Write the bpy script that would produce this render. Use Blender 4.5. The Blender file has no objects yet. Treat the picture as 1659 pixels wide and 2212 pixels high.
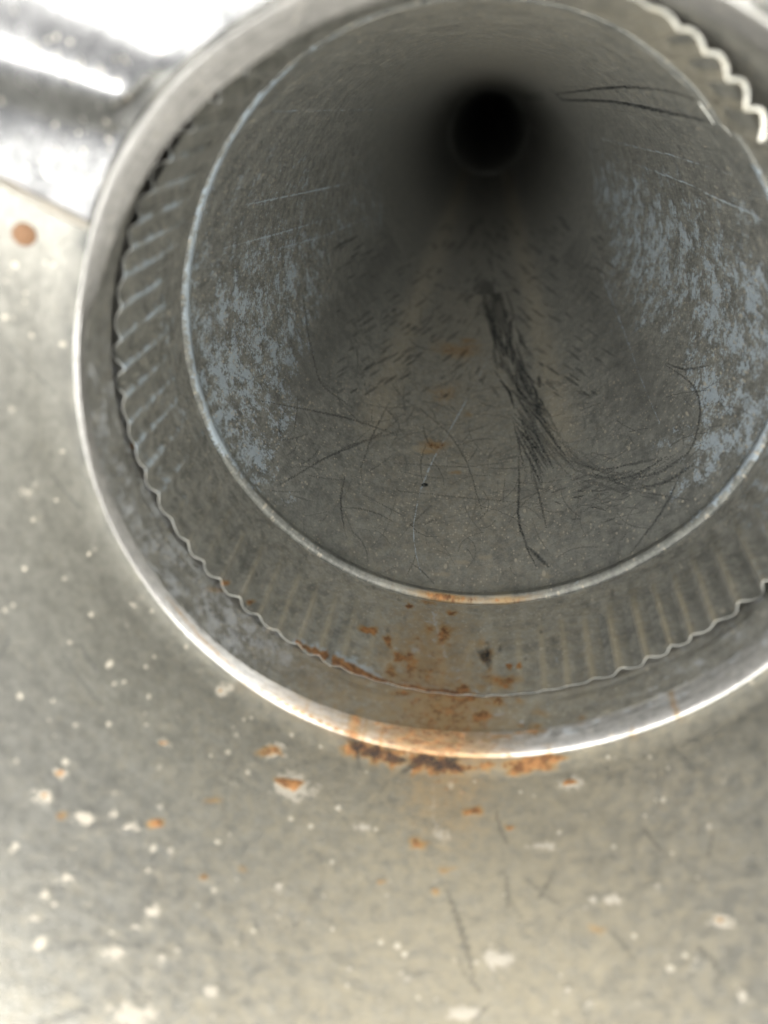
import bpy, math, random
import numpy as np
from mathutils import Matrix, Vector

random.seed(7); rng = np.random.default_rng(7)
scene = bpy.context.scene
C = scene.collection
RAD = math.radians

# ------------------------------------------------------------------ camera, sky, sun, exposure
R0 = 0.075                       # pipe radius in metres; local units below are multiples of it
TILT = RAD(68)                   # the pipe slopes down, its mouth open to the sky
PLACE = Matrix.Translation((0, 0, 2.0)) @ Matrix.Rotation(-TILT, 4, 'X')
PW, PH, PF = 1659.0, 2212.0, 1660.0          # photograph frame used for measuring
YAW, PITCH, CX, CY = -0.122, -0.494, 0.014, -0.759   # camera against the pipe axis (x right, y down, z into pipe)

def cam_axes():
    cy, sy, cp, sp = math.cos(YAW), math.sin(YAW), math.cos(PITCH), math.sin(PITCH)
    ry = np.array([[cy, 0, sy], [0, 1, 0], [-sy, 0, cy]]); rx = np.array([[1, 0, 0], [0, cp, -sp], [0, sp, cp]])
    return ry @ rx
RC = cam_axes()
CAM = np.array([CX, CY, 0.0])
def loc(p):                       # pipe units (x right, y down, z in) -> local metres (X right, Y in, Z up)
    p = np.asarray(p, float); return np.stack([p[..., 0], p[..., 2], -p[..., 1]], -1) * R0
def project(p):
    q = (np.asarray(p, float) - CAM) @ RC
    z = np.maximum(q[..., 2], 1e-3)
    return np.stack([PW / 2 + PF * q[..., 0] / z, PH / 2 + PF * q[..., 1] / z], -1), q[..., 2]

cd = bpy.data.cameras.new('camera'); cam = bpy.data.objects.new('camera', cd); C.objects.link(cam)
cd.sensor_fit = 'VERTICAL'; cd.sensor_height = 36.0; cd.lens = 36.0 * PF / PH
cd.clip_start = 0.004; cd.clip_end = 500
ax = [Vector(loc(RC[:, i]) / R0) for i in range(3)]      # right, down, forward
m = Matrix.Identity(4)
for r in range(3):
    m[r][0], m[r][1], m[r][2] = ax[0][r], -ax[1][r], -ax[2][r]
m.translation = Vector(loc(CAM))
cam.matrix_world = PLACE @ m
cd.dof.use_dof = True
cd.dof.focus_distance = float(((np.array([0.0, 1.0, 3.1]) - CAM) @ RC)[2]) * R0
cd.dof.aperture_fstop = 9.0
scene.camera = cam

w = bpy.data.worlds.new('World'); scene.world = w; w.use_nodes = True
wn = w.node_tree.nodes; wl = w.node_tree.links
bg = wn['Background']; sky = wn.new('ShaderNodeTexSky'); sky.sky_type = 'NISHITA'; sky.sun_disc = False
SUN_DIR = (Matrix.Rotation(-TILT, 3, 'X') @ Vector((-0.04, -0.99, 0.0))).normalized()   # thinly veiled sun, high behind the camera
SUN_EL = math.asin(SUN_DIR.z); SUN_AZ = math.atan2(SUN_DIR.x, SUN_DIR.y)
sky.sun_elevation = SUN_EL; sky.sun_rotation = SUN_AZ
sky.air_density = 0.5; sky.dust_density = 10.0; sky.ozone_density = 0.0
hs = wn.new('ShaderNodeHueSaturation'); hs.inputs['Saturation'].default_value = 0.3    # thin white cloud
wl.new(sky.outputs[0], hs.inputs['Color']); wl.new(hs.outputs[0], bg.inputs[0]); bg.inputs[1].default_value = 0.10
sd = bpy.data.lights.new('sun', 'SUN'); sd.energy = 3.0; sd.angle = RAD(26); sd.color = (1.0, 0.975, 0.93)
sun = bpy.data.objects.new('sun', sd); C.objects.link(sun)
sv = SUN_DIR
sun.rotation_euler = sv.to_track_quat('Z', 'Y').to_euler(); sun.location = (0, -1, 4)
scene.view_settings.view_transform = 'Standard'; scene.view_settings.look = 'None'
scene.view_settings.gamma = 1.0; scene.view_settings.exposure = 1.2; scene.view_settings.use_curve_mapping = False
scene.render.engine = 'CYCLES'
cy = scene.cycles
cy.max_bounces = 9; cy.diffuse_bounces = 4; cy.glossy_bounces = 8; cy.use_adaptive_sampling = True; cy.adaptive_threshold = 0.04
cy.use_denoising = True; cy.sample_clamp_indirect = 6.0; cy.blur_glossy = 0.3

# ------------------------------------------------------------------ node helpers
class NT:
    def __init__(s, mat):
        mat.use_nodes = True; s.t = mat.node_tree; s.n = s.t.nodes; s.n.clear()
    def add(s, typ, **kw):
        nd = s.n.new(typ)
        for k, v in kw.items(): setattr(nd, k, v)
        return nd
    def put(s, sock, v):
        if v is None: return
        if isinstance(v, bpy.types.NodeSocket): s.t.links.new(v, sock)
        else: sock.default_value = v
    def math(s, op, a, b=None, c=None, clamp=False):
        nd = s.add('ShaderNodeMath', operation=op, use_clamp=clamp)
        for i, v in enumerate((a, b, c)): s.put(nd.inputs[i], v)
        return nd.outputs[0]
    def attr(s, name, out='Fac'):
        return s.add('ShaderNodeAttribute', attribute_name=name).outputs[out]
    def scale(s, vec, xyz):
        nd = s.add('ShaderNodeVectorMath', operation='MULTIPLY'); s.put(nd.inputs[0], vec); nd.inputs[1].default_value = xyz
        return nd.outputs[0]
    def noise(s, vec, scale, detail=4, rough=0.6, dist=0.0, color=False):
        nd = s.add('ShaderNodeTexNoise'); s.put(nd.inputs['Vector'], vec)
        nd.inputs['Scale'].default_value = scale; nd.inputs['Detail'].default_value = detail
        nd.inputs['Roughness'].default_value = rough; nd.inputs['Distortion'].default_value = dist
        return nd.outputs['Color' if color else 'Fac']
    def ramp(s, v, lo, hi, a=0.0, b=1.0):                # smooth step from lo..hi to a..b
        nd = s.add('ShaderNodeMapRange', interpolation_type='SMOOTHSTEP')
        s.put(nd.inputs[0], v); nd.inputs[1].default_value = lo; nd.inputs[2].default_value = hi
        nd.inputs[3].default_value = a; nd.inputs[4].default_value = b
        return nd.outputs[0]
    def mix(s, f, a, b):
        nd = s.add('ShaderNodeMix', data_type='RGBA')
        s.put(nd.inputs[0], f)
        for i, v in ((6, a), (7, b)):
            if isinstance(v, tuple): nd.inputs[i].default_value = (*v, 1) if len(v) == 3 else v
            else: s.put(nd.inputs[i], v)
        return nd.outputs[2]
    def specks(s, vec, scale, size, keep):               # sparse round specks: voronoi cells, a share of them kept
        nd = s.add('ShaderNodeTexVoronoi'); s.put(nd.inputs['Vector'], vec); nd.inputs['Scale'].default_value = scale
        d = nd.outputs['Distance']; sep = s.add('ShaderNodeSeparateColor'); s.put(sep.inputs[0], nd.outputs['Color'])
        r = s.math('MULTIPLY', sep.outputs[1], size)
        k = s.math('LESS_THAN', sep.outputs[0], keep)
        e = s.math('SUBTRACT', 1.0, s.math('DIVIDE', d, s.math('ADD', r, 0.02)))
        return s.math('MULTIPLY', s.ramp(e, 0.0, 0.45), k)

def galvanised(name, dark, light, rough=0.42, metallic=0.85, grain=(3.0, 10.0), speck=0.12, oxide_sheen=(0.40, 0.45, 0.49), bump=0.25, tanc=(0.36, 0.32, 0.22), spk_scale=90, mottle=1.0, streak=(8.0, 9.0), nscale=30, asp=1.0, cover=0.68):
    mat = bpy.data.materials.new(name); N = NT(mat)
    wv = N.scale(N.attr('wall', 'Vector'), (1, asp, 1))
    aw, ar, ad, at = (N.attr(k) for k in ('oxide_sheen', 'rust', 'scuff_shade', 'dust_sheen'))
    mid = N.noise(N.scale(wv, (grain[0], grain[1], 1)), 3.5, 4, 0.68)
    sep = N.add('ShaderNodeSeparateColor'); N.put(sep.inputs[0], N.noise(wv, nscale, 3, 0.72, color=True))
    n1, n2, n3 = sep.outputs[0], sep.outputs[1], sep.outputs[2]
    fine = N.noise(N.scale(wv, (1.0, 1.8, 1)), 85, 2, 0.7)
    f = N.math('ADD', N.math('MULTIPLY', N.ramp(n1, 0.3, 0.7), 0.45), N.math('MULTIPLY', N.ramp(mid, 0.28, 0.72), 0.55))
    f = N.math('ADD', N.math('MULTIPLY', N.math('SUBTRACT', f, 0.5), mottle), 0.5)
    f = N.math('ADD', f, N.math('MULTIPLY', N.math('SUBTRACT', fine, 0.5), 0.85 * mottle), clamp=True)
    col = N.mix(f, dark, light)
    # dust, tan film and painted-in pale reflections
    tf = N.ramp(N.math('ADD', at, N.math('MULTIPLY', N.math('SUBTRACT', n2, 0.5), 1.0)), 0.12, 0.95, 0, 0.8)
    tf = N.math('MULTIPLY', tf, N.ramp(at, 0.0, 0.12))
    col = N.mix(tf, col, tanc)
    # pale zinc oxide and painted sheen, hanging in streaks across the wall and broken into fine flakes
    st = N.noise(N.scale(wv, (streak[0], streak[1], 1)), 1.0, 5, 0.75)
    ox = N.math('ADD', N.math('ADD', aw, N.math('MULTIPLY', N.math('SUBTRACT', n2, 0.5), 0.9)), N.math('ADD', N.math('MULTIPLY', N.math('SUBTRACT', st, 0.5), 2.8), N.math('MULTIPLY', N.math('SUBTRACT', N.math('ADD', N.math('MULTIPLY', n3, .5), N.math('MULTIPLY', fine, .5)), 0.5), 2.8)))
    of = N.math('MULTIPLY', N.ramp(ox, 0.42, 0.82), N.ramp(aw, 0.02, 0.25))
    of = N.math('MULTIPLY', of, cover)
    col = N.mix(of, col, oxide_sheen)
    # specks
    sp = N.specks(wv, spk_scale, 0.55, speck * 2.2)
    sp2 = N.specks(N.scale(wv, (1.2, 0.8, 1)), spk_scale * 0.36, 0.33, speck)
    spf = N.math('MULTIPLY', N.math('MAXIMUM', sp, sp2), 0.75)
    col = N.mix(spf, col, (0.56, 0.52, 0.42))
    # rust
    rc = N.mix(N.ramp(n1, 0.35, 0.65), (0.11, 0.042, 0.016), (0.42, 0.20, 0.07))
    rf = N.ramp(N.math('ADD', ar, N.math('MULTIPLY', N.math('SUBTRACT', N.math('ADD', N.math('MULTIPLY', n3, 0.6), N.math('MULTIPLY', fine, 0.4)), 0.5), 2.2)), 0.35, 0.75)
    rf = N.math('MULTIPLY', rf, N.ramp(ar, 0.0, 0.15))
    stn = N.math('MULTIPLY', N.ramp(N.math('ADD', ar, N.math('MULTIPLY', N.math('SUBTRACT', n2, 0.5), 0.5)), 0.0, 0.6), N.ramp(ar, 0.0, 0.2, 0.0, 0.85))
    col = N.mix(stn, col, (0.40, 0.265, 0.115))
    col = N.mix(N.math('MULTIPLY', rf, 0.9), col, rc)
    # dark scuffs and painted-in shade
    df = N.math('MULTIPLY', ad, N.math('MULTIPLY', N.ramp(fine, 0.3, 0.6, 0.75, 1.25), N.ramp(n1, 0.36, 0.56, 0.7, 1.1)), clamp=True)
    col = N.mix(df, col, (0.024, 0.030, 0.034))
    dull = N.math('MAXIMUM', N.math('MAXIMUM', of, rf), N.math('MAXIMUM', N.math('MULTIPLY', tf, 0.9), spf))
    b = N.add('ShaderNodeBsdfPrincipled'); o = N.add('ShaderNodeOutputMaterial')
    N.put(b.inputs['Base Color'], col)
    N.put(b.inputs['Metallic'], N.math('MULTIPLY', N.math('SUBTRACT', 1.0, N.math('MAXIMUM', dull, df)), metallic))
    N.put(b.inputs['Specular IOR Level'], N.math('MULTIPLY', N.math('SUBTRACT', 1.0, N.math('MULTIPLY', df, 0.8)), 0.5))
    ro = N.math('ADD', rough - 0.09, N.math('MULTIPLY', mid, 0.18))
    N.put(b.inputs['Roughness'], N.math('ADD', ro, N.math('MULTIPLY', dull, 0.3), clamp=True))
    bp = N.add('ShaderNodeBump'); bp.inputs['Strength'].default_value = bump; bp.inputs['Distance'].default_value = 0.0005
    N.put(bp.inputs['Height'], fine); N.put(b.inputs['Normal'], bp.outputs[0])
    N.t.links.new(b.outputs[0], o.inputs[0])
    return mat

M_PIPE = galvanised('aged_galvanised_pipe', (0.18, 0.19, 0.18), (0.44, 0.447, 0.405), asp=0.5, rough=0.43, metallic=0.36, grain=(2.6, 3.4), speck=0.16, spk_scale=85, mottle=0.9, oxide_sheen=(0.52, 0.63, 0.72), tanc=(0.42, 0.38, 0.285))
M_CRIMP = galvanised('aged_galvanised_crimp', (0.22, 0.226, 0.205), (0.47, 0.468, 0.42), rough=0.48, metallic=0.42, grain=(3, 3), speck=0.16, streak=(16, 22), mottle=1.3, oxide_sheen=(0.50, 0.60, 0.68), tanc=(0.42, 0.375, 0.265))
M_COLLAR = galvanised('galvanised_collar', (0.24, 0.243, 0.22), (0.46, 0.458, 0.415), rough=0.44, metallic=0.5, grain=(3, 6), speck=0.13, streak=(16, 16), oxide_sheen=(0.50, 0.53, 0.55), mottle=1.35)
M_LIP = galvanised('burnished_lip', (0.33, 0.33, 0.315), (0.62, 0.615, 0.59), rough=0.45, metallic=0.8, grain=(1.5, 22), speck=0.05, mottle=1.3, streak=(14, 14), bump=.4)
M_GORE = galvanised('weathered_galvanised_sheet', (0.172, 0.172, 0.152), (0.315, 0.312, 0.275), rough=0.40, metallic=0.72, tanc=(0.34, 0.30, 0.205), grain=(4, 6), speck=0.028, spk_scale=55, oxide_sheen=(0.42, 0.39, 0.32), mottle=0.8, streak=(14, 14), nscale=40, cover=0.95)
M_SHINY = galvanised('bright_galvanised_sheet', (0.18, 0.187, 0.187), (0.40, 0.405, 0.40), rough=0.25, metallic=0.95, grain=(3, 3), speck=0.03, bump=0.15, mottle=1.0)

# ------------------------------------------------------------------ mesh helpers
def table(pts, smooth=5.0):                              # periodic lookup in degrees
    a = np.array(sorted(((p[0] % 360.0), p[1]) for p in pts))
    x = np.concatenate([a[:, 0] - 360, a[:, 0], a[:, 0] + 360]); y = np.tile(a[:, 1], 3)
    g = np.arange(720) * 0.5; v = np.interp(g, x, y)
    if smooth:
        k = np.arange(-60, 61) * 0.5; ker = np.exp(-0.5 * (k / smooth) ** 2); ker /= ker.sum()
        v = np.convolve(np.concatenate([v[-60:], v, v[:60]]), ker, 'valid')
    return lambda d: np.interp(np.mod(d, 360.0), np.append(g, 360.0), np.append(v, v[0]))

class Wall:
    """A sheet on a grid: rows run along v, columns round the axis; marks are laid on it in its own coordinates."""
    def __init__(s, th, vs, P, closed=True):
        s.th, s.vs, s.P, s.closed = th, vs, P, closed
        s.px, s.dep = project(P)
        s.mask = {k: np.zeros(P.shape[:2]) for k in ('oxide_sheen', 'rust', 'scuff_shade', 'dust_sheen')}
        s.lift = np.zeros(P.shape[:2])
    def find(s, x, y):
        st = 5
        if not hasattr(s, 'sub'):
            q = np.where(s.dep[::st, ::st, None] < 0.05, 1e6, s.px[::st, ::st]).astype(np.float32); s.sub = (q[..., 0].copy(), q[..., 1].copy())
        d = (s.sub[0] - np.float32(x)) ** 2 + (s.sub[1] - np.float32(y)) ** 2
        j, i = np.unravel_index(np.argmin(d), d.shape); j *= st; i *= st
        j0, j1, i0, i1 = max(0, j - 7), min(len(s.vs), j + 8), max(0, i - 7), min(len(s.th), i + 8)
        d = ((s.px[j0:j1, i0:i1] - (x, y)) ** 2).sum(-1); a, b = np.unravel_index(np.argmin(d), d.shape)
        return j0 + a, i0 + b, float(d.min())
    def dot(s, key, x, y, rx, ry=None, val=1.0, soft=1.0, ji=None, ang=0.0, lift=0.0, wob=0.0):
        ry = ry or rx
        j, i, err = s.find(x, y) if ji is None else (*ji, 0)
        if err > (3 * max(rx, ry) + 12) ** 2: return
        j = min(max(j, 1), len(s.vs) - 2); i = min(max(i, 1), len(s.th) - 2)
        gi = (s.px[j, i + 1] - s.px[j, i - 1]) / (s.th[i + 1] - s.th[i - 1])
        gj = (s.px[j + 1, i] - s.px[j - 1, i]) / (s.vs[j + 1] - s.vs[j - 1])
        rad = max(rx, ry) * 1.8
        dth = rad / max(np.linalg.norm(gi), 1e-3); dv = rad / max(np.linalg.norm(gj), 1e-3)
        dth *= 1.6; dv *= 1.6
        i0, i1 = np.searchsorted(s.th, [s.th[i] - dth, s.th[i] + dth]); j0, j1 = np.searchsorted(s.vs, [s.vs[j] - dv, s.vs[j] + dv])
        if i1 <= i0 or j1 <= j0: return
        a = s.th[i0:i1][None, :] - s.th[i]; b = s.vs[j0:j1][:, None] - s.vs[j]
        ox = gi[0] * a + gj[0] * b; oy = gi[1] * a + gj[1] * b
        c_, s_ = math.cos(ang), math.sin(ang); ox, oy = c_ * ox + s_ * oy, -s_ * ox + c_ * oy
        q = np.sqrt((ox / rx) ** 2 + (oy / ry) ** 2)
        if wob: 
            an = np.arctan2(oy, ox); ph = rng.uniform(0, 6.28, 4)
            q = q * (1 + wob * (np.sin(2 * an + ph[0]) * .5 + np.sin(3 * an + ph[1]) * .35 + np.sin(5 * an + ph[2]) * .3 + np.sin(9 * an + ph[3]) * .2))
        f = np.clip((1.25 - q) / (0.5 * soft), 0, 1) * val
        m_ = s.mask[key][j0:j1, i0:i1]; np.maximum(m_, f, out=m_)
        if lift:
            l_ = s.lift[j0:j1, i0:i1]; np.maximum(l_, f * lift, out=l_)
    def stroke(s, key, pts, wid, val=1.0, soft=1.6, step=None, jit=0.0, taper=True, wob=0.0, lift=0.0):
        pts = np.array(pts, float); seg = np.linalg.norm(np.diff(pts, axis=0), axis=1); L = seg.sum(); step = step or max(1.6, wid * 0.7)
        n = max(2, int(L / step)); t = np.linspace(0, L, n); cum = np.append(0, np.cumsum(seg))
        # round the corners by averaging
        x = np.interp(t, cum, pts[:, 0]); y = np.interp(t, cum, pts[:, 1])
        k = max(1, n // 10)
        if len(pts) > 2 and k > 1:
            ker = np.ones(2 * k + 1) / (2 * k + 1)
            x = np.convolve(np.pad(x, k, 'reflect', reflect_type='odd'), ker, 'valid'); y = np.convolve(np.pad(y, k, 'reflect', reflect_type='odd'), ker, 'valid')
        for q in range(n):
            u = q / (n - 1); tp = (0.45 + 0.55 * math.sin(math.pi * min(1, max(0, u)))) if taper else 1.0
            s.dot(key, x[q] + rng.normal(0, jit) if jit else x[q], y[q] + rng.normal(0, jit) if jit else y[q], wid * tp, val=val * rng.uniform(.75, 1), soft=soft, wob=wob, lift=lift)
    def build(s, name, mat, parent, thick=0.012, rim=None):
        plain = np.ndim(thick) == 0 and not thick
        thick = np.broadcast_to(np.asarray(thick, float), (s.P.shape[1],))
        P = s.P.copy()
        nv, nt = P.shape[:2]
        if s.lift.any():
            rr = np.maximum(np.hypot(P[..., 0], P[..., 1]), 1e-6)
            P[..., 0] -= P[..., 0] / rr * s.lift; P[..., 1] -= P[..., 1] / rr * s.lift
        # outer skin: coarse rows, same columns, moved off along the surface normal
        du = np.roll(P, -1, 1) - np.roll(P, 1, 1)
        if not s.closed: du[:, 0] = P[:, 1] - P[:, 0]; du[:, -1] = P[:, -1] - P[:, -2]
        dvv = np.gradient(P, axis=0); nrm = np.cross(du, dvv); nrm /= np.maximum(np.linalg.norm(nrm, axis=-1, keepdims=True), 1e-12)
        if (nrm[..., :2] * P[..., :2]).sum() < 0: nrm = -nrm
        n = nv; idx = np.arange(nv * nt).reshape(nv, nt)
        ci = np.arange(nt) if s.closed else np.arange(nt - 1)
        J, I = np.meshgrid(np.arange(nv - 1), ci, indexing='ij'); I2 = (I + 1) % nt
        F = [np.stack([idx[J, I], idx[J, I2], idx[J + 1, I2], idx[J + 1, I]], -1).reshape(-1, 4)]
        V = [P.reshape(-1, 3)]; T, VV = np.meshgrid(s.th, s.vs); wc = [np.stack([T, VV], -1).reshape(-1, 2)]
        mk = {k: [a.ravel()] for k, a in s.mask.items()}
        def extra(rows, cols, inner):                    # rim strips and the plain outer skin
            q = P[np.ix_(rows, cols)] + nrm[np.ix_(rows, cols)] * thick[cols][None, :, None]
            base = sum(len(v_) for v_ in V); V.append(q.reshape(-1, 3))
            t_, v_ = np.meshgrid(s.th[cols], s.vs[rows] + .0); wc.append(np.stack([t_, v_], -1).reshape(-1, 2))
            for k in mk: mk[k].append(np.zeros(q.shape[0] * q.shape[1]))
            id2 = base + np.arange(q.shape[0] * q.shape[1]).reshape(q.shape[:2]); nc = len(cols)
            c_ = np.arange(nc) if s.closed else np.arange(nc - 1); c2 = (c_ + 1) % nc
            if inner is not None: F.append(np.stack([idx[inner, cols[c_]], id2[0, c_], id2[0, c2], idx[inner, cols[c2]]], -1))
            else:
                for r in range(len(rows) - 1): F.append(np.stack([id2[r, c_], id2[r + 1, c_], id2[r + 1, c2], id2[r, c2]], -1))
        if not plain:
            allc = np.arange(nt)
            extra(np.array([0]), allc, 0)
            if rim: mk[rim[0]][-1] = rim[1] + 0.0; mk[rim[0]][0] = mk[rim[0]][0].copy(); mk[rim[0]][0][:nt] = rim[1]
            extra(np.array([nv - 1]), allc, nv - 1)
            extra(np.unique(np.linspace(0, nv - 1, min(nv, 10)).astype(int)), np.unique(np.linspace(0, nt - 1, min(nt, 120)).astype(int)), None)
        V = np.concatenate(V); F = np.concatenate(F); wc = np.concatenate(wc); mk = {k: np.concatenate(v_) for k, v_ in mk.items()}
        me = bpy.data.meshes.new(name); co = loc(V).reshape(-1, 3).astype(np.float32)
        me.vertices.add(len(co)); me.vertices.foreach_set('co', co.ravel())
        me.loops.add(F.size); me.loops.foreach_set('vertex_index', F.ravel().astype(np.int32))
        me.polygons.add(len(F)); me.polygons.foreach_set('loop_start', (np.arange(len(F)) * 4).astype(np.int32))
        me.update(calc_edges=True)
        me.polygons.foreach_set('use_smooth', np.ones(len(F), bool))
        for k, a in mk.items():
            at = me.attributes.new(k, 'FLOAT', 'POINT'); at.data.foreach_set('value', a.ravel().astype(np.float32))
        w3 = np.concatenate([wc, np.zeros((len(wc), 1))], 1).astype(np.float32)
        at = me.attributes.new('wall', 'FLOAT_VECTOR', 'POINT'); at.data.foreach_set('vector', w3.ravel())
        me.materials.append(mat)
        try: me.set_sharp_from_angle(angle=RAD(50))
        except Exception: pass
        o = bpy.data.objects.new(name, me); C.objects.link(o); o.parent = parent
        return o

def thing(name, label, cat, group=None):
    o = bpy.data.objects.new(name, None); C.objects.link(o); o.empty_display_size = 0.02
    o.matrix_world = PLACE; o['label'] = label; o['category'] = cat
    if group: o['group'] = group
    return o

def sstep(x, a, b):
    t = np.clip((x - a) / (b - a), 0, 1); return t * t * (3 - 2 * t)
def gnoise(n, sig):                                      # smooth periodic 1-D noise
    v = rng.normal(size=n); k = np.arange(-int(4 * sig), int(4 * sig) + 1); ker = np.exp(-0.5 * (k / sig) ** 2)
    v = np.convolve(np.tile(v, 3), ker, 'same')[n:2 * n]; return v / v.std()

ZB, ZC, ZR = 2.565, 1.964, 1.73                          # bead, crimped edge, lip of the collar (pipe radii from the camera plane)
bead_r = table([(-175, .992), (-155, .998), (-140, 1.011), (-128, 1.019), (-118, 1.021), (-106, 1.017), (-95, 1.003), (-84, .998), (-72, .995), (-63, .98), (-54, .973), (-46, .974), (-25, .99), (0, 1.02), (16, 1.034), (31, 1.032), (47, 1.012), (69, 1.003), (100, .995), (131, .989), (158, .994)])
SEAM = -46.0; CUT = -37.0                             # lock seam; column where the grid closes
TH = np.radians(np.concatenate([np.linspace(CUT, -20, 40, endpoint=False), np.linspace(-20, 215, 1200, endpoint=False), np.linspace(215, 360 + CUT, 300)[:-1]]))
# a closed tube: first and last column meet at the lock seam
DEG = np.degrees(TH)

def pipe_radius(th, z):
    b = bead_r(np.degrees(th)); k = np.exp(-np.maximum(z - ZB, 0) / 3.5)
    return 1.0 + (b - 1.0) * k

# ------------------------------------------------------------------ the crimped pipe
pipe = thing('crimped_pipe', 'long grey galvanised pipe with crimped end, running away into darkness', 'pipe')

# --- long wall: a finely divided near length, a plainer far length and the narrower length beyond
ZS = 8.0
def long_wall(th, Z):
    T2, Z2 = np.meshgrid(th, Z); D2 = np.degrees(T2)
    R2 = pipe_radius(T2, Z2)
    fade = np.exp(-(Z2 - ZB) / 7.0); dd = np.mod(D2 - SEAM + 180, 360) - 180
    R2 = R2 - 0.012 * np.where(dd < 0, np.exp(dd / 9.0), np.exp(-dd / 1.2)) * (0.4 + 0.6 * fade)
    R2 = R2 + 0.0025 * np.sin(3 * T2 + Z2 * 1.1) * np.sin(Z2 * 0.9 + 1) + 0.0012 * np.sin(7 * T2 + 2 * Z2)
    return T2, Z2, D2, np.stack([R2 * np.cos(T2), R2 * np.sin(T2), Z2], -1)
Z = 1 / np.linspace(1 / (ZB + 0.035), 1 / ZS, 400)
T2, Z2, D2, P = long_wall(TH, Z)
pw = Wall(TH, Z, P, closed=True)
def oxide_zone(D2, Z2, Z):
    n = len(Z)
    left_low = np.interp(Z, [2.5, 2.75, 3.3, 4.2, 5.5, 8, 24], [154, 158, 163, 167, 172, 176, 180]) + gnoise(n, 40) * 4.0 + gnoise(n, 9) * 2.5 + gnoise(n, 2) * 1.5
    right_low = np.interp(Z, [2.5, 2.9, 3.4, 4.2, 5.5, 8, 24], [31, 27, 21, 16, 10, 4, 0]) + gnoise(n, 40) * 4.0 + gnoise(n, 9) * 2.5 + gnoise(n, 2) * 1.5
    lo = sstep(D2, left_low[:, None] - 14, left_low[:, None] + 9) * (1 - sstep(D2, 190, 240))
    ro = (1 - sstep(D2, right_low[:, None] - 12, right_low[:, None] + 14)) * sstep(D2, -44, -8)
    return np.maximum(lo * (0.57 - 0.25 * sstep(Z2, 3.2, 5.5)) * (1 - .45 * sstep(D2, 172, 200)), ro * (0.56 - 0.2 * sstep(Z2, 5, 10)) * (1 - .3 * (1 - sstep(D2, -25, -5))))
pw.mask['oxide_sheen'] = oxide_zone(D2, Z2, Z)
pw.mask['dust_sheen'] = 0.46 * np.exp(-((D2 - 92) / 46.0) ** 2) + 0.50 * np.exp(-((np.mod(D2, 360) - 272) / 52.0) ** 2)  # tan tone laid along the floor and the roof
band = np.exp(-((D2 - 122) / 10) ** 2) + np.exp(-((D2 - 60) / 9) ** 2)            # tan film bands painting in pale floor reflections, darker strips above them
pw.mask['dust_sheen'] = np.maximum(pw.mask['dust_sheen'], .62 * np.minimum(band, 1) * sstep(Z2, 3.0, 4.2))
pw.mask['scuff_shade'] = .30 * (np.exp(-((D2 - 150) / 9) ** 2) + np.exp(-((D2 - 32) / 8) ** 2)) * sstep(Z2, 2.9, 4.0)
def S(key, pts, wid, val=1.0, **k): pw.stroke(key, pts, wid, val, **k)
# broad dark scuff down the floor of the pipe
for a in range(85):
    t = rng.uniform(0, .99); q = np.array([(1052, 600), (1075, 690), (1105, 770), (1140, 850), (1165, 890)], float)
    i0 = int(t * 4); fr = t * 4 - i0; p0 = q[i0] * (1 - fr) + q[min(4, i0 + 1)] * fr + rng.normal(0, (17, 12)); p1 = p0 + (q[min(4, i0 + 1)] - q[i0]) * rng.uniform(.3, .8) + rng.normal(0, (9, 6))
    S('scuff_shade', [p0, (p0 + p1) / 2 + rng.normal(0, 3, 2), p1], rng.uniform(2.5, 6), rng.uniform(.5, .95))
for a in range(34):
    p0 = np.array((1125, 890)) + rng.normal(0, (14, 25)); p1 = p0 + (rng.uniform(15, 75), rng.uniform(50, 120))
    S('scuff_shade', [p0, p1], rng.uniform(1.6, 3.8), rng.uniform(.45, .9), jit=.8)
for a in range(26):
    o_ = rng.normal(0, 19, 2)
    q = np.array([(1165, 890), (1205, 960), (1260, 1015), (1330, 1040), (1400, 1025), (1460, 985)], float) + o_
    i0 = rng.integers(0, 4); S('scuff_shade', q[i0:i0 + rng.integers(2, 4)] + rng.normal(0, 5, 2), rng.uniform(1.4, 4.0), rng.uniform(.35, .85), jit=1.2)
for a in range(90):                                      # stippled smear by the bead
    p0 = np.array((1300, 1065)) + rng.normal(0, (60, 24)); S('scuff_shade', [p0, p0 + (rng.uniform(8, 30), rng.uniform(-12, 8))], rng.uniform(1.0, 2.4), rng.uniform(.3, .75))
for pts, wd, v in ([((1120, 985), (1122, 1050), (1118, 1120), (1140, 1190), (1160, 1225)), 2.6, .9], [((1145, 1000), (1165, 1070), (1180, 1140)), 2.2, .8],
                   [((1140, 1180), (1185, 1225)), 4.5, .8], [((1475, 1010), (1450, 1070), (1420, 1120), (1362, 1195)), 2.0, .85], [((1365, 1060), (1490, 1080)), 1.7, .7],
                   [((1440, 790), (1500, 830), (1515, 880), (1500, 960), (1470, 1000)), 2.2, .8], [((1440, 785), (1480, 800), (1530, 790)), 3.0, .7],
                   [((745, 1030), (735, 1080), (742, 1140)), 1.9, .85], [((840, 870), (800, 950), (780, 1010)), 1.6, .7], [((560, 865), (640, 880), (760, 905), (860, 940)), 1.7, .75],
                   [((655, 640), (665, 720), (690, 830), (760, 880)), 2.0, .7], [((600, 1050), (700, 990), (820, 940), (860, 905)), 1.8, .75], [((680, 1000), (760, 960), (870, 930)), 1.6, .6],
                   [((905, 880), (975, 940), (1010, 1000), (1040, 1100)), 1.4, .7], [((860, 1060), (1000, 1075), (1180, 1090)), 1.3, .55], [((850, 1000), (1000, 1010), (1160, 990)), 1.2, .5]):
    S('scuff_shade', pts, wd * 1.1, v * .9, jit=.7)
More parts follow.
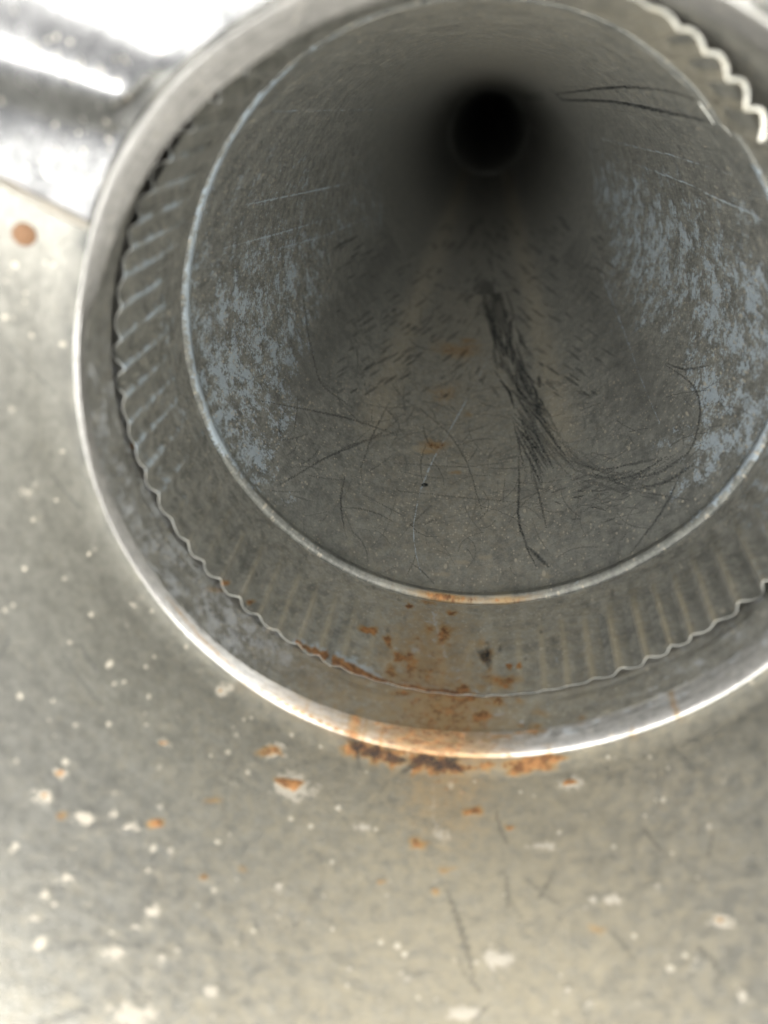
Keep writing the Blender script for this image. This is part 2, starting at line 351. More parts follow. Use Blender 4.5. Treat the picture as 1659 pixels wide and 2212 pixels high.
for a in range(340):                                     # loose scratches
    x, y = rng.uniform(520, 1560), rng.uniform(640, 1230)
    if ((x - 1035) / 560) ** 2 + ((y - 700) / 560) ** 2 > 1 or y < 600 + abs(x - 1040) * .35: continue
    an = rng.uniform(0, 6.28); L = rng.uniform(20, 130) * (y / 1100); cv = rng.normal(0, .35)
    pts = [(x + L * t * math.cos(an + cv * t), y + L * t * math.sin(an + cv * t) * .7) for t in np.linspace(0, 1, 4)]
    S('scuff_shade', pts, rng.uniform(.8, 1.7), rng.uniform(.2, .6), jit=.4)
for a in range(260):                                     # short circumferential strokes further in
    x = rng.uniform(720, 1330); y = rng.uniform(520, 860); dx = (x - 1050)
    L = rng.uniform(12, 45); an = math.atan2(abs(dx) * .9 + 40, -dx if abs(dx) > 5 else 5)
    S('scuff_shade', [(x, y), (x + L * math.cos(an), y - L * math.sin(an) * .6)], rng.uniform(1.8, 4.5), rng.uniform(.3, .65))
for a in range(60):                                      # the smudge itself
    t = rng.uniform(0, 1) * 4; i0 = min(3, int(t)); q = np.array([(1050, 610), (1072, 690), (1105, 770), (1140, 850), (1170, 900)], float)
    p0 = q[i0] + (q[i0 + 1] - q[i0]) * (t - i0) + rng.normal(0, (13, 8)); pw.dot('scuff_shade', p0[0], p0[1], rng.uniform(7, 15), rng.uniform(6, 14), rng.uniform(.3, .6), wob=.4, soft=3)
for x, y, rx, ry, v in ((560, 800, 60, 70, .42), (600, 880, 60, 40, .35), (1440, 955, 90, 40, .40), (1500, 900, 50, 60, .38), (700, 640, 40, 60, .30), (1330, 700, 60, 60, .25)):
    pw.dot('oxide_sheen', x, y, rx, ry, v, wob=.3, soft=4)  # pale reflections on the floor, painted in with the oxide colour
# pale hairlines
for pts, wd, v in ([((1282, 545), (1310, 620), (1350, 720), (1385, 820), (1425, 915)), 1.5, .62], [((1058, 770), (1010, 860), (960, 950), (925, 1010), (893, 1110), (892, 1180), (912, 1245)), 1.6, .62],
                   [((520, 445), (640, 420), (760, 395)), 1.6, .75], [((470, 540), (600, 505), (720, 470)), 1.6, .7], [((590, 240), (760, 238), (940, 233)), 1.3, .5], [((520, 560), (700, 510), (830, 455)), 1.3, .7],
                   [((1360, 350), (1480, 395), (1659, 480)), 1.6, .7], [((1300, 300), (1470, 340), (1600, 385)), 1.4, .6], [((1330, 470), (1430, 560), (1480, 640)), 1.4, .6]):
    pw.stroke('oxide_sheen', pts, wd * 1.1, v * 1.5, soft=1.2)
# creases pressed in beside the lock seam
pw.stroke('dust_sheen', [(1190, 202), (1325, 203), (1460, 222), (1552, 248)], 13, .25, lift=.026, taper=False, soft=1.0)
pw.stroke('dust_sheen', [(1200, 232), (1330, 245), (1450, 280), (1540, 310)], 11, .25, lift=.010, taper=False, soft=2.0)
pw.stroke('scuff_shade', [(1170, 205), (1320, 187), (1400, 190), (1470, 201), (1500, 215)], 3, .8); pw.stroke('scuff_shade', [(1170, 214), (1330, 218), (1455, 246), (1535, 262)], 5, .85)
# faint rust stains along the floor
for x, y, rx, ry, v in ((990, 758, 60, 22, .52), (960, 850, 45, 26, .40), (940, 962, 42, 15, .62), (925, 975, 25, 10, .5), (1010, 735, 20, 8, .6), (985, 1020, 16, 6, .5), (1010, 895, 14, 8, .45)):
    pw.dot('rust', x, y, rx, ry, v * .75, soft=2.0, wob=.25); pw.dot('dust_sheen', x, y, rx * 1.3, ry * 1.3, .6, soft=2.5, wob=.25)
pw.dot('dust_sheen', 915, 970, 26, 9, 1.0, wob=.2); pw.dot('scuff_shade', 917, 1048, 7, 4, 1.0)
for x, y in ((1000, 1215), (960, 1240), (1050, 1205), (1180, 1245)): pw.dot('dust_sheen', x, y, 30, 9, .8, wob=.3, soft=2)
pw.build('pipe_wall', M_PIPE, pipe, thick=0.012)

TF = TH[::4]
Zf = 1 / np.linspace(1 / ZS, 1 / 21.8, 90); T2, Z2, D2, P = long_wall(TF, Zf)
fw = Wall(TF, Zf, P); fw.mask['oxide_sheen'] = oxide_zone(D2, Z2, Zf); fw.mask['dust_sheen'] = 0.30 * np.exp(-((D2 - 92) / 46.0) ** 2) + .4 * (np.exp(-((D2 - 122) / 10) ** 2) + np.exp(-((D2 - 60) / 9) ** 2)) + .45 * np.exp(-((np.mod(D2, 360) - 272) / 52.0) ** 2)  # painted floor reflections and tan roof tone carried further in
for a in range(40):
    t = rng.uniform(0, 1); x = 1052 - 20 * t + rng.normal(0, 9); y = 600 + 75 * t
    fw.stroke('scuff_shade', [(x, y), (x + rng.normal(0, 6), y + rng.uniform(15, 40))], rng.uniform(3, 6), rng.uniform(.4, .8))
for a in range(110):
    x = rng.uniform(880, 1240); y = rng.uniform(480, 640); dx = x - 1050; L = rng.uniform(12, 40); an = math.atan2(abs(dx) * .9 + 40, -dx if abs(dx) > 5 else 5)
    fw.stroke('scuff_shade', [(x, y), (x + L * math.cos(an), y - L * math.sin(an) * .6)], rng.uniform(2, 5), rng.uniform(.3, .65))
fw.stroke('scuff_shade', [(1128, 204), (1175, 203)], 2, .8); fw.stroke('scuff_shade', [(1128, 210), (1178, 214)], 3, .8)
fw.build('far_pipe_wall', M_PIPE, pipe, thick=0.012)
tf = np.linspace(0, 2 * np.pi, 97)[:-1]; zf = np.array([21.8, 21.9, 22.0, 23, 26, 32, 40, 52, 66, 80, 80.1]); rf = np.array([1.0, .985, .955, .955, .955, .955, .955, .955, .955, .955, .02])
Tf, Kf = np.meshgrid(tf, zf); Rf = np.repeat(rf[:, None], len(tf), 1)
bend = 0.0 * Kf
Wall(tf, zf, np.stack([Rf * np.cos(Tf) - bend, Rf * np.sin(Tf), Kf], -1)).build('inner_pipe_end', M_PIPE, pipe, thick=0.012)

# --- the pressed bead
bead_h = table([(90, .012), (0, .006), (180, .007), (-90, .003), (-46, .004), (45, .009), (135, .009)], 9)
nb = 15; t = np.linspace(0, 1, nb); zb_ = ZB - 0.045 + 0.09 * t
Tb, Kb = np.meshgrid(TH, t); Zb2 = ZB - 0.055 + 0.09 * Kb
dd = np.mod(np.degrees(Tb) - SEAM + 180, 360) - 180
Rb = bead_r(np.degrees(Tb)) - 0.003 - bead_h(np.degrees(Tb)) * np.exp(-((Kb - 0.58) / 0.3) ** 2) + 0.0035 + 0.009 * np.exp(-((Kb - 0.16) / 0.09) ** 2)
Rb = Rb - 0.016 * np.where(dd < 0, np.exp(dd / 7.0), 0)
bw = Wall(TH, t * .09 + ZB, np.stack([Rb * np.cos(Tb), Rb * np.sin(Tb), Zb2], -1))
Db = np.degrees(Tb)
bw.mask['oxide_sheen'] = np.maximum(sstep(Db, 136, 160) * (1 - sstep(Db, 225, 268)) * 1.2, (1 - sstep(Db, 30, 44)) * 1.0) * np.exp(-((Kb - .65) / .38) ** 2)
bw.mask['oxide_sheen'] = np.maximum(bw.mask['oxide_sheen'], .16 * np.exp(-((Kb - .62) / .25) ** 2))
bw.mask['dust_sheen'] = .5 * np.exp(-((Db - 88) / 28) ** 2)
bw.mask['rust'] = .75 * np.exp(-((Db - 93) / 7) ** 2) * np.exp(-((Kb - .35) / .25) ** 2) + .5 * np.exp(-((Db - 78) / 6) ** 2) * np.exp(-((Kb - .3) / .2) ** 2)
bw.mask['dust_sheen'] = np.maximum(bw.mask['dust_sheen'], np.exp(-((Db - 80) / 3) ** 2))
bw.build('bead', M_PIPE, pipe, thick=0.012)

# --- the crimped end
NR = 73
nz = 84; k = np.linspace(0, 1, nz); Tk, Kk = np.meshgrid(TH, k); Dk = np.degrees(Tk)
dd = np.mod(Dk - SEAM + 180, 360) - 180
edge_r = table([(-179, .972), (-161, .976), (-149, .986), (-141, .99), (-127, .992), (-100, .992), (-71, .988), (-63, .975), (-54, .962), (-47, .955), (-40, .955), (-20, .975), (10, 1.0), (29, 1.0), (43, .977), (66, .972), (93, .976), (110, .978), (122, .971), (134, .957), (148, .959), (157, .959), (169, .97)])
edge_z = table([(-75, ZC), (-60, ZC + .05), (-48, ZC + .11), (-42, ZC + .10), (-30, ZC + .03), (-10, ZC), (90, ZC), (180, ZC)], 3)
amp = table([(-179, .0098), (-130, .0105), (-90, .0085), (-60, .0070), (-20, .009), (30, .0105), (50, .0085), (66, .0065), (78, .003), (95, .0015), (110, .0035), (122, .006), (150, .009)])
Ze = edge_z(Dk) + 0.05 * np.where((dd > 0) & (dd < 12), np.exp(-((dd - 4) / 4.0) ** 2), 0)
Zk = Ze + (ZB - 0.055 - Ze) * Kk
depth = (1 - sstep(Kk, 0.45, 0.93)) * (0.75 + .25 * (1 - Kk))
wobw = np.interp(TH, TH, gnoise(len(TH), 30)) * 0.05
phase = NR * Tk + wobw[None] * 14
wave = np.sin(phase); wave = wave + .18 * np.sin(2 * phase + 1.0)
base = edge_r(Dk) * (1 - Kk) + (bead_r(Dk) + .0008) * Kk
irr = np.interp(Tk, TH, 1 + .42 * gnoise(len(TH), 14))
Rk = base + wave * amp(Dk) * depth * irr
Rk = Rk - 0.02 * np.where(dd < 0, np.exp(dd / 5.0), 0) + .022 * np.where(dd > 0, np.exp(-dd / 9.0), 0) * (1 - Kk)
cw = Wall(TH, Zk.mean(1), np.stack([Rk * np.cos(Tk), Rk * np.sin(Tk), Zk], -1))
ridge = np.clip(-wave, 0, 1) ** 2 * depth * np.clip(amp(Dk) / .0095, 0, 1.2)
cw.mask['dust_sheen'] = np.clip(.42 * np.exp(-((Dk - 88) / 45) ** 2) + ridge * (.75 * np.exp(-((Dk - 85) / 62) ** 2)) + .10 + .5 * np.exp(-((np.mod(Dk, 360) - 300) / 26) ** 2), 0, 1)  # besides dust, the lit tan of the upper right is painted in
cw.mask['oxide_sheen'] = (ridge * .62 + .14 + .16 * np.sin(Kk * 9 + Dk * .21) * np.sin(Dk * .13 + 2)) * sstep(Dk, 146, 172) * (1 - sstep(Dk, 205, 236)) + .15 * ridge * sstep(Dk, 220, 240) + .34 * (1 - sstep(Dk, 20, 40))  # rib shading on the left painted in as pale ridges, over patchy oxide
cw.mask['rust'] = .46 * np.exp(-((Dk - 95) / 12) ** 2) * (1 - .6 * Kk)
cw.mask['scuff_shade'] = np.clip(wave, 0, 1) * depth * .35 * np.exp(-((Dk - 40) / 30) ** 2)  # darker in the rib grooves, mostly at the lower right
for pts, wd, v in ([((640, 1392), (690, 1412), (740, 1435), (770, 1448), (830, 1478)), 11, .95], [((830, 1478), (900, 1492), (960, 1498), (1030, 1502)), 7, .9]):
    cw.stroke('rust', pts, wd, v, wob=.35, lift=.002)
    cw.stroke('oxide_sheen', np.array(pts) + (0, -5), wd * 1.8, 1.2, wob=.3)
for x, y, rx, ry, v in ((800, 1362, 20, 9, .8), (838, 1385, 10, 16, .7), (862, 1420, 14, 14, .8), (888, 1430, 22, 40, .5), (925, 1360, 22, 14, .45), (960, 1370, 20, 30, .55), (975, 1325, 12, 7, .7), (885, 1310, 14, 6, .6), (1000, 1490, 26, 12, .7), (1100, 1440, 9, 6, .95), (1122, 1440, 8, 6, .95),
                        (1085, 1475, 40, 18, .5), (930, 1300, 22, 8, .45), (845, 1450, 20, 22, .45), (1092, 1482, 6, 5, .9), (540, 1300, 10, 6, .6), (480, 1262, 14, 7, .7)):
    cw.dot('rust', x, y, rx, ry, v * 1.3, soft=2, wob=.35)
for a in range(26): cw.dot('rust', rng.normal(930, 80), rng.uniform(1345, 1500), rng.uniform(8, 30), rng.uniform(6, 22), rng.uniform(.35, .7), wob=.4, soft=3)
for a in range(16): cw.dot('oxide_sheen', rng.normal(930, 90), rng.uniform(1340, 1500), rng.uniform(4, 16), rng.uniform(3, 10), rng.uniform(.6, 1.0), wob=.5, soft=2)
cw.dot('rust', 1050, 1417, 20, 17, .6, wob=.35, soft=2); cw.dot('scuff_shade', 1050, 1417, 17, 15, .75, wob=.35, soft=1.3)
for pts in ([(930, 1290), (938, 1340), (955, 1390), (968, 1440), (962, 1490)],): cw.stroke('oxide_sheen', pts, 5, .8, wob=.3)
for a in range(60):
    x = rng.uniform(300, 1600); y = rng.uniform(1000, 1450); cw.dot('scuff_shade', x, y, rng.uniform(2, 7), rng.uniform(2, 10), rng.uniform(.2, .6), wob=.4, soft=2)
up = np.exp(-((np.mod(DEG, 360) - 305) / 30) ** 2)
cw.build('crimped_end', M_CRIMP, pipe, thick=0.0045 + .006 * up, rim=('scuff_shade', .30 * (1 - up) + .35 * np.exp(-((DEG - 85) / 38) ** 2)))  # edge strip painted darker to dim the sun on it, least at upper right

# ------------------------------------------------------------------ the collar the pipe is pushed into
collar = thing('pipe_collar', 'bright rounded galvanised collar ring round the crimped pipe end, rusty at the bottom', 'collar')
TC = np.radians(np.linspace(-180 + 130, 180 + 130, 1101)[:-1]); DC = np.degrees(TC)
ring_r = table([(-174, .981), (-166, .981), (-157, .985), (-149, .998), (-142, 1.006), (-132, 1.011), (-124, 1.008), (-114, 1.0), (-90, 1.005), (-64, 1.015), (-30, 1.02), (0, 1.02), (35, 1.021), (56, 1.012), (90, 1.014), (104, 1.02), (117, 1.019), (129, 1.007), (141, 1.003), (155, .991), (165, .991), (177, .985)], 4)
wall_r = table([(-179, .974), (-157, .979), (-142, .993), (-127, .994), (-100, .99), (-64, 1.0), (-30, 1.01), (0, 1.005), (35, 1.0), (60, .986), (90, .984), (110, .986), (129, .981), (155, .976)], 5)
lip_in = table([(90, 1.805), (60, 1.81), (35, 1.82), (110, 1.785), (129, 1.765), (150, 1.77), (180, 1.775), (-162, 1.775), (-159.5, 1.785), (-140, 1.80), (-120, 1.81), (-90, 1.81), (-60, 1.82), (0, 1.82)], 0.6)
step_in = table([(-163, 0), (-159.5, .014), (-150, .024), (-140, .031), (-120, .039), (-100, .034), (-80, .02), (-60, .006), (0, 0), (90, 0), (180, 0)], .6)
cone = table([(-162, 0.55), (-159, .7), (-120, .9), (-60, .6), (0, .5), (60, .35), (90, .4), (125, .7), (150, .7)], 1)
# wall of the collar
k = np.linspace(0, 1, 46); Tq, Kq = np.meshgrid(TC, k); Dq = np.degrees(Tq)
Zq = lip_in(Dq) + (2.36 - lip_in(Dq)) * Kq
kz = np.clip((Zq - edge_z(Dq)) / (ZB - .055 - edge_z(Dq)), 0, 1)
Rq = np.maximum(wall_r(Dq) + .004 * Kq, np.where(Zq > ZC - .04, edge_r(Dq) + (bead_r(Dq) - edge_r(Dq)) * kz + amp(Dq) * 1.6 + .006, 0)) + .0012 * np.sin(5 * Tq + 3 * Kq)
qw = Wall(TC, k * .5 + 1.8, np.stack([Rq * np.cos(Tq), Rq * np.sin(Tq), Zq], -1))
Dm = np.mod(Dq, 360)
qw.mask['oxide_sheen'] = .48 * sstep(Dm, 112, 140) * (1 - sstep(Dm, 178, 205)) + .30 * (1 - sstep(Dm, 50, 70)) + .2 * np.exp(-((Dm - 118) / 20) ** 2)
qw.mask['dust_sheen'] = .2 + .5 * np.exp(-((Dm - 90) / 34) ** 2); qw.mask['rust'] = .46 * np.exp(-((Dm - 90) / 11) ** 2) + .2 * np.exp(-((Dm - 112) / 16) ** 2)
for x, y, rx, ry, v in ((1040, 1545, 24, 16, .75), (1000, 1512, 40, 9, .6), (1075, 1520, 22, 12, .6), (960, 1545, 20, 9, .4), (1160, 1588, 14, 6, .6), (500, 1275, 60, 7, .4), (870, 1500, 40, 6, .5), (1085, 1490, 35, 12, .5), (290, 965, 8, 8, .6)):
    qw.dot('rust', x, y, rx, ry, v * 1.3, soft=2, wob=.4)
for a in range(24): qw.dot('oxide_sheen', rng.uniform(900, 1200), rng.uniform(1515, 1570), rng.uniform(4, 14), rng.uniform(3, 8), .8, wob=.4, soft=2)
for a in range(30): qw.dot('rust', rng.normal(1000, 110), rng.uniform(1500, 1580), rng.uniform(8, 34), rng.uniform(4, 14), rng.uniform(.3, .7), wob=.4, soft=3)
qw.build('collar_wall', M_COLLAR, collar, thick=0.012)
# rounded lip, rolled outwards
k = np.linspace(0, 1, 26); Tq, Kq = np.meshgrid(TC, k); Dq = np.degrees(Tq); an = Kq * RAD(150)
zi = lip_in(Dq); rw = wall_r(Dq) - step_in(Dq); rr = ring_r(Dq)
Zq = zi - .0005 - (zi - ZR) * np.sin(np.minimum(an, RAD(90))) + np.maximum(0, -np.cos(an)) * .04
cn = cone(Dq); a9 = np.minimum(an, RAD(90))
Rq = rw - .0005 + (rr - rw) * ((1 - cn) * (1 - np.cos(a9)) + cn * np.sin(a9)) + np.where(an > RAD(90), np.sin(an - RAD(90)) * .018, 0)
Rq = Rq + .0015 * np.sin(2 * Tq + 4) * np.sin(an) + .0012 * np.interp(Tq, TC, gnoise(len(TC), 25)) * Kq
lw = Wall(TC, k * .3 + 1.5, np.stack([Rq * np.cos(Tq), Rq * np.sin(Tq), Zq], -1))
Dm = np.mod(Dq, 360)
lw.mask['rust'] = .42 * np.exp(-((Dm - 92) / 13) ** 2) * np.exp(-((Kq - .55) / .12) ** 2) + .35 * np.exp(-((Dm - 108) / 20) ** 2) * np.exp(-((Kq - .26) / .07) ** 2) + .5 * np.exp(-((Dm - 86) / 10) ** 2) * np.exp(-((Kq - .66) / .08) ** 2)
lw.mask['rust'] = np.maximum(lw.mask['rust'], .55 * np.exp(-((Dm - 92) / 14) ** 2) + .2 * np.exp(-((Dm - 115) / 14) ** 2))
lw.mask['dust_sheen'] = .6 * np.exp(-((Dm - 90) / 14) ** 2) * np.exp(-((Kq - .58) / .12) ** 2)
lw.mask['oxide_sheen'] = .35 * (np.abs(Dm - 50) < 25) * np.exp(-((Kq - .1) / .1) ** 2)
lw.stroke('rust', [(520, 1470), (640, 1535), (760, 1590), (860, 1612)], 4, .7, wob=.3)
lw.stroke('rust', [(360, 1290), (440, 1385), (520, 1455)], 3, .5, wob=.3)
for a in range(36): lw.dot('rust', rng.normal(930, 170), rng.uniform(1560, 1640), rng.uniform(10, 40), rng.uniform(3, 9), rng.uniform(.3, .75), wob=.4, soft=2.5)
lw.build('rolled_lip', M_LIP, collar, thick=0.006)

# ------------------------------------------------------------------ the wide sheet-metal mouth in front of the collar
mouth = thing('flared_mouth', 'weathered galvanised sheet flaring towards the viewer below and left of the collar, spotted with rust', 'duct')
flare = table([(90, 9), (60, 9), (30, 10), (0, 16), (-30, 30), (-60, 48), (-90, 64), (-120, 69), (-145, 68), (-160, 56), (180, 34), (150, 18), (120, 10)], 9)
opening = table([(90, .52), (30, .42), (-20, 0), (-90, 0), (-150, 0), (-172, .15), (150, .50)], 8)
TG = np.radians(np.linspace(-50, 310, 961)[:-1]); DG = np.degrees(TG)
SMAX = 1.25
sg = np.concatenate([np.linspace(0, .12, 30, endpoint=False), np.linspace(.12, SMAX, 230)])
def mouth_point(th, s, off=0.0):
    d = np.degrees(th); al = np.radians(flare(d))
    curl = np.minimum(s, .06)
    dl = opening(d)
    r = ring_r(d) + 0.012 + s * np.sin(al) + .5 * dl * s * s * np.cos(al) + .010 * sstep(s, 0, .10) - off * np.cos(al)
    z = ZR + 0.045 - s * np.cos(al) + .5 * dl * s * s * np.sin(al) - off * np.sin(al)
    return np.stack([r * np.cos(th), r * np.sin(th), z], -1)
Tg, Sg = np.meshgrid(TG, sg)
Pg = mouth_point(Tg, Sg)
dent = .006 * np.sin(2.3 * Tg + 2.1 * Sg) * sstep(Sg, .1, .5) + .003 * np.sin(6 * Tg + 5 * Sg + 1) * sstep(Sg, .1, .4)
Pg[..., 0] += dent * np.cos(Tg); Pg[..., 1] += dent * np.sin(Tg)
gw = Wall(TG, sg, Pg)
Dm = np.mod(np.degrees(Tg), 360)
gw.mask['dust_sheen'] = .58 * np.exp(-((Dm - 84) / 46) ** 2) + .10
gw.mask['rust'] = .28 * np.exp(-((Dm - 90) / 10) ** 2) * np.exp(-((Sg - .08) / .26) ** 2)
gw.mask['scuff_shade'] = .7 * np.exp(-(Sg / .035) ** 2) * (.6 + .4 * np.sin(Tg * 17) * np.sin(Tg * 41 + 1))       # contact shadow along the lip, painted as a dark band
def spot(x, y, r, core=.5, v=.9, asp=.72, rv=.9):        # pale blister with a rusty heart
    r_ = r * (1.2 if core else 1.0); gw.dot('oxide_sheen', x, y, r_, r_ * asp, v * 1.5, wob=.16, soft=3.0, lift=.0015)
    if r > 24: gw.dot('oxide_sheen', x, y, r * .95, r * asp * .95, 1.35, wob=.12, soft=2.6)
    if core: gw.dot('rust', x - r * .06, y, r * core * .72, r * core * asp * .58, rv * 1.35, wob=.35, soft=1.3, lift=.0025)
for a in ((632, 1695, 52, .62, 1, .62, .95), (1233, 1690, 27, .6, .95, .62, .95), (126, 1670, 28, .5, .9, .6, .8), (98, 1718, 24, .4, .9, .75, .8), (185, 1765, 36, 0, .95, .5), (282, 1785, 30, 0, 1, .6), (245, 1758, 15, 0, .9, .7), (478, 1493, 26, .3, .8, .6, .5), (590, 1617, 36, .8, .6, .6, .5),
          (140, 1896, 22, 0, .9, .75), (98, 1930, 13, 0, .8, .9), (328, 1966, 24, 0, .9, .7), (602, 1912, 18, 0, .9, .9), (366, 1842, 13, 0, .9, .8), (250, 2052, 30, 0, .95, .75), (345, 2072, 15, 0, .9, .9), (385, 2055, 14, 0, .7, .9), (75, 1990, 18, 0, .7, .8), (1072, 2066, 42, 0, .9, .7), (1602, 2152, 19, 0, 1, .9), (1275, 2168, 14, 0, .9, .9), (1375, 2165, 15, 0, .8, .9),
          (1330, 1944, 24, 0, .85, .5), (1280, 1940, 13, 0, .9, .8), (1420, 1912, 16, 0, .8, .7), (1170, 1827, 35, 0, .7, .35), (952, 1805, 22, 0, .8, 1.2), (275, 2196, 62, 0, .9, .6), (345, 1745, 17, 0, .7, .8), (785, 1785, 26, 0, .75, .5), (735, 1745, 14, 0, .8, .7), (1225, 2140, 14, 0, .8, .9), (760, 2090, 16, 0, .6, .8), (880, 2110, 20, 0, .6, .8), (590, 2170, 22, 0, .6, .7), (355, 1605, 20, .5, .6, .6, .6), (508, 1690, 11, 0, .8, .8), (450, 2140, 30, 0, .5, .6), (1000, 2190, 40, 0, .5, .5), (1500, 2080, 24, 0, .5, .6), (1560, 1990, 30, .5, .5, .6, .4)):
    spot(*a)
for x, y, rx, ry, v in ((1150, 1648, 55, 20, .85), (1120, 1662, 30, 14, .8), (1190, 1640, 28, 11, .85), (335, 1781, 18, 11, .8), (1025, 1752, 22, 10, .75), (905, 1823, 24, 15, .55), (1000, 1660, 60, 10, .5), (840, 1628, 60, 9, .55), (960, 1880, 16, 12, .35), (1100, 1790, 10, 7, .6), (575, 1625, 24, 12, .5), (128, 1762, 14, 10, .5), (440, 1895, 9, 8, .55), (520, 1878, 16, 10, .3), (455, 1730, 20, 9, .35), (820, 1905, 12, 8, .4), (940, 1925, 12, 8, .45), (1050, 1655, 30, 12, .55), (1290, 2010, 22, 12, .3)):
    gw.dot('rust', x, y, rx, ry, v * 1.3, soft=2, wob=.4, lift=.0012)
for x, y, rx, ry in ((770, 1612, 24, 12), (808, 1624, 30, 13), (848, 1638, 26, 10), (912, 1640, 32, 14), (955, 1650, 38, 14), (980, 1656, 20, 10)):   # black flaking at the foot of the lip
    gw.dot('scuff_shade', x, y, rx, ry, .72, wob=.5, soft=1.2)
    gw.dot('rust', x, y + 4, rx * 1.5, ry * 1.6, .9, wob=.4, soft=2)
for pts, wd, v in ([((965, 1925), (990, 1985), (1010, 2050), (1022, 2110)), 9, .55], [((1090, 1880), (1098, 1960)), 8, .35], [((1190, 1895), (1165, 1940)), 8, .45], [((1390, 1790), (1430, 1840)), 5, .4], [((60, 2060), (200, 2035), (300, 2045)), 10, .25], [((1540, 1800), (1530, 1850)), 5, .3], [((640, 2000), (700, 1900), (690, 1840)), 10, .18]):
    gw.stroke('scuff_shade', pts, wd, v, soft=2.5)
for a in range(46):                                      # faint handling scratches
    x = rng.uniform(0, 1659); y = rng.uniform(1500, 2200) if a % 3 else rng.uniform(700, 1500)
    if y < 1500: x = rng.uniform(0, 180)
    an = rng.normal(1.2, .7); L = rng.uniform(30, 150)
    gw.stroke('scuff_shade' if a % 2 else 'dust_sheen', [(x, y), (x + L * .5 * math.cos(an) + rng.normal(0, 6), y + L * .5 * math.sin(an)), (x + L * math.cos(an), y + L * math.sin(an))], rng.uniform(1.5, 4), rng.uniform(.15, .45), soft=2)
gw.stroke('oxide_sheen', [(925, 1660), (940, 1720), (930, 1760), (950, 1800), (975, 1815)], 3.5, .7, wob=.2)
for a in range(110):
    x = rng.uniform(0, 1659); y = rng.uniform(1480, 2212); r = rng.uniform(3, 9) * (1 + (y - 1600) / 1200)
    gw.dot('oxide_sheen' if a % 3 else 'dust_sheen', x, y, r, r * rng.uniform(.5, .9), rng.uniform(.35, .8), wob=.3, soft=2.5)
for x, y, r in ((285, 1300, 30), (300, 1325, 20), (265, 1330, 22), (60, 1050, 40), (20, 880, 25)):
    gw.dot('oxide_sheen', x, y, r, r, .5, wob=.3, soft=3)
gw.build('sheet', M_GORE, mouth, thick=0.012)

# --- lapped bright sheet at the upper left, pressed into a broad fold
def find_theta(s, x0, y0, x1, y1, off):                  # the column at which the sheet crosses a line between two seen points
    th = np.radians(np.linspace(-178, -90, 900)); px, dp = project(mouth_point(th, np.full_like(th, s), off))
    f = (px[:, 0] - x0) * (y1 - y0) - (px[:, 1] - y0) * (x1 - x0)
    i = np.nonzero(np.sign(f[:-1]) != np.sign(f[1:]))[0]
    return th[i[0]] if len(i) else np.nan
sl = np.linspace(0.015, SMAX, 120)
lowb = np.array([find_theta(s, 203, 490, 0, 385, .012) for s in sl]); fold = np.array([find_theta(s, 345, 210, 0, 95, .012) for s in sl])
for arr in (lowb, fold):
    ok = ~np.isnan(arr); co = np.polyfit(sl[ok], arr[ok], 2); arr[:] = np.where(ok, arr, np.polyval(co, np.clip(sl, sl[ok].min(), sl[ok].max())))
UPEND = RAD(-62); kk = np.linspace(0, 1, 260)
Tl = lowb[:, None] + (UPEND - lowb[:, None]) * kk[None, :]; Sl = np.repeat(sl[:, None], len(kk), 1)
arc = (Tl - fold[:, None]) * (1.0 + Sl)
off = .020 + .055 * np.exp(-(arc / (.07 + .10 * Sl)) ** 2) * sstep(Sl, 0.0, .06) + .002 * np.sin(9 * Tl + 6 * Sl) * sstep(Sl, .05, .4)
P = mouth_point(Tl, Sl, off)
lap = thing('lapped_sheet', 'shiny folded galvanised sheet lapped over the mouth at the upper left of the collar', 'metal sheet')
sw = Wall(np.linspace(-2.6, -1.1, len(kk)), sl, P, closed=False)
sw.stroke('rust', [(20, 398), (90, 432), (150, 462), (190, 482)], 5, .4, wob=.3)
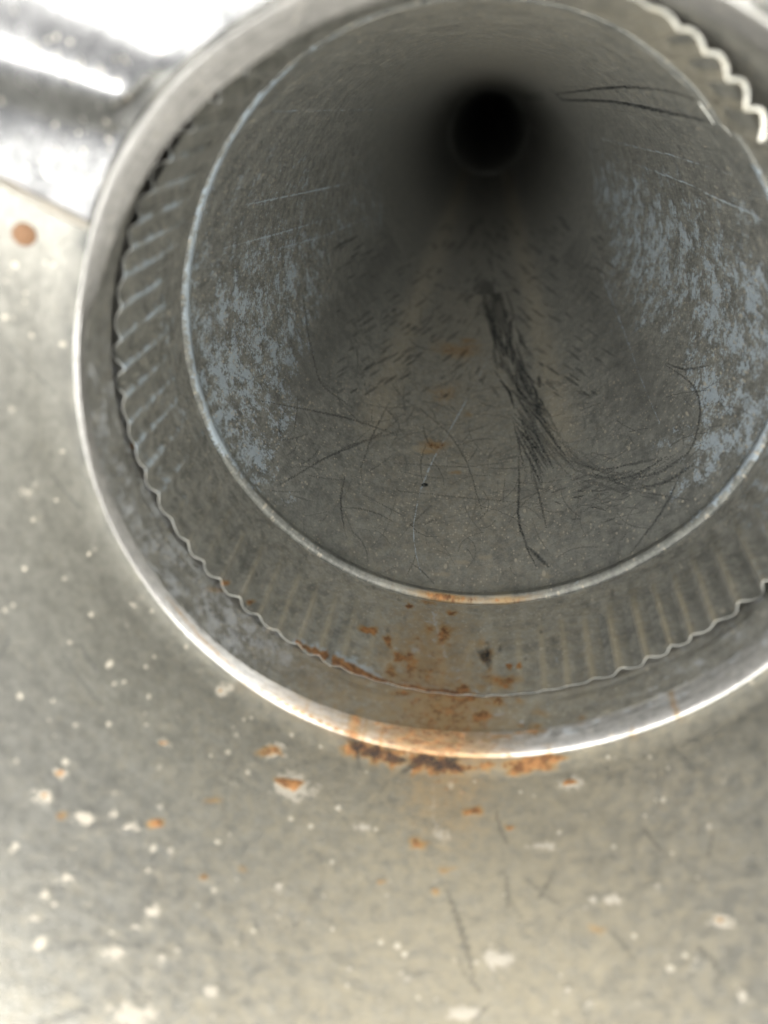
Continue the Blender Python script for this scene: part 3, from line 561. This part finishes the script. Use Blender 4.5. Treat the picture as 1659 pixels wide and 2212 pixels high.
for a in range(30): sw.dot('dust_sheen', rng.uniform(0, 300), rng.uniform(0, 460), rng.uniform(3, 9), rng.uniform(3, 7), rng.uniform(.4, .8), wob=.3, soft=2)
sw.build('folded_panel', M_SHINY, lap, thick=0.008)
# hem folded along the edge of the lapped sheet
ed = P[:, 0]; tg = np.gradient(ed, axis=0); tg /= np.linalg.norm(tg, axis=1, keepdims=True)
n1_ = np.cross(tg, ed * (1, 1, 0)); n1_ /= np.linalg.norm(n1_, axis=1, keepdims=True); n2_ = np.cross(tg, n1_)
ta_ = np.linspace(0, 2 * np.pi, 13)[:-1]; hr = .011 + .002 * np.sin(np.arange(len(sl)) * .35)
Ph = ed[:, None] + hr[:, None, None] * (np.cos(ta_)[None, :, None] * n1_[:, None] + np.sin(ta_)[None, :, None] * n2_[:, None])
hw = Wall(ta_ * .2, sl, Ph); hw.mask['rust'][:] = .18; hw.mask['scuff_shade'][:] = .35; hw.build('hem', M_COLLAR, lap, thick=0)

# --- rusty rivet near the lap
j, i, e = gw.find(55, 505)
c_ = gw.P[j, i]; nrm = np.cross(gw.P[j, i + 1] - gw.P[j, i - 1], gw.P[j + 1, i] - gw.P[j - 1, i]); nrm /= np.linalg.norm(nrm)
if nrm[:2] @ c_[:2] > 0: nrm = -nrm
ta = np.cross(nrm, (0, 0, 1.0)); ta /= np.linalg.norm(ta); tb = np.cross(nrm, ta)
tr = np.linspace(0, 2 * np.pi, 33)[:-1]; kr = np.linspace(0, 1, 8)
Trr, Krr = np.meshgrid(tr, kr); rad = .027 * np.cos(Krr * RAD(88)); hh = .008 * np.sin(Krr * RAD(88)) ** .8
Pr = c_ + rad[..., None] * (np.cos(Trr)[..., None] * ta + np.sin(Trr)[..., None] * tb) + (hh[..., None] - .002) * nrm
rv = Wall(tr, kr, Pr); rv.mask['rust'][:] = .8; rv.mask['oxide_sheen'][-2:] = .5; rv.mask['scuff_shade'][:] = .45; rv.mask['scuff_shade'][:3] = .55; rv.build('rivet', M_GORE, mouth, thick=0)
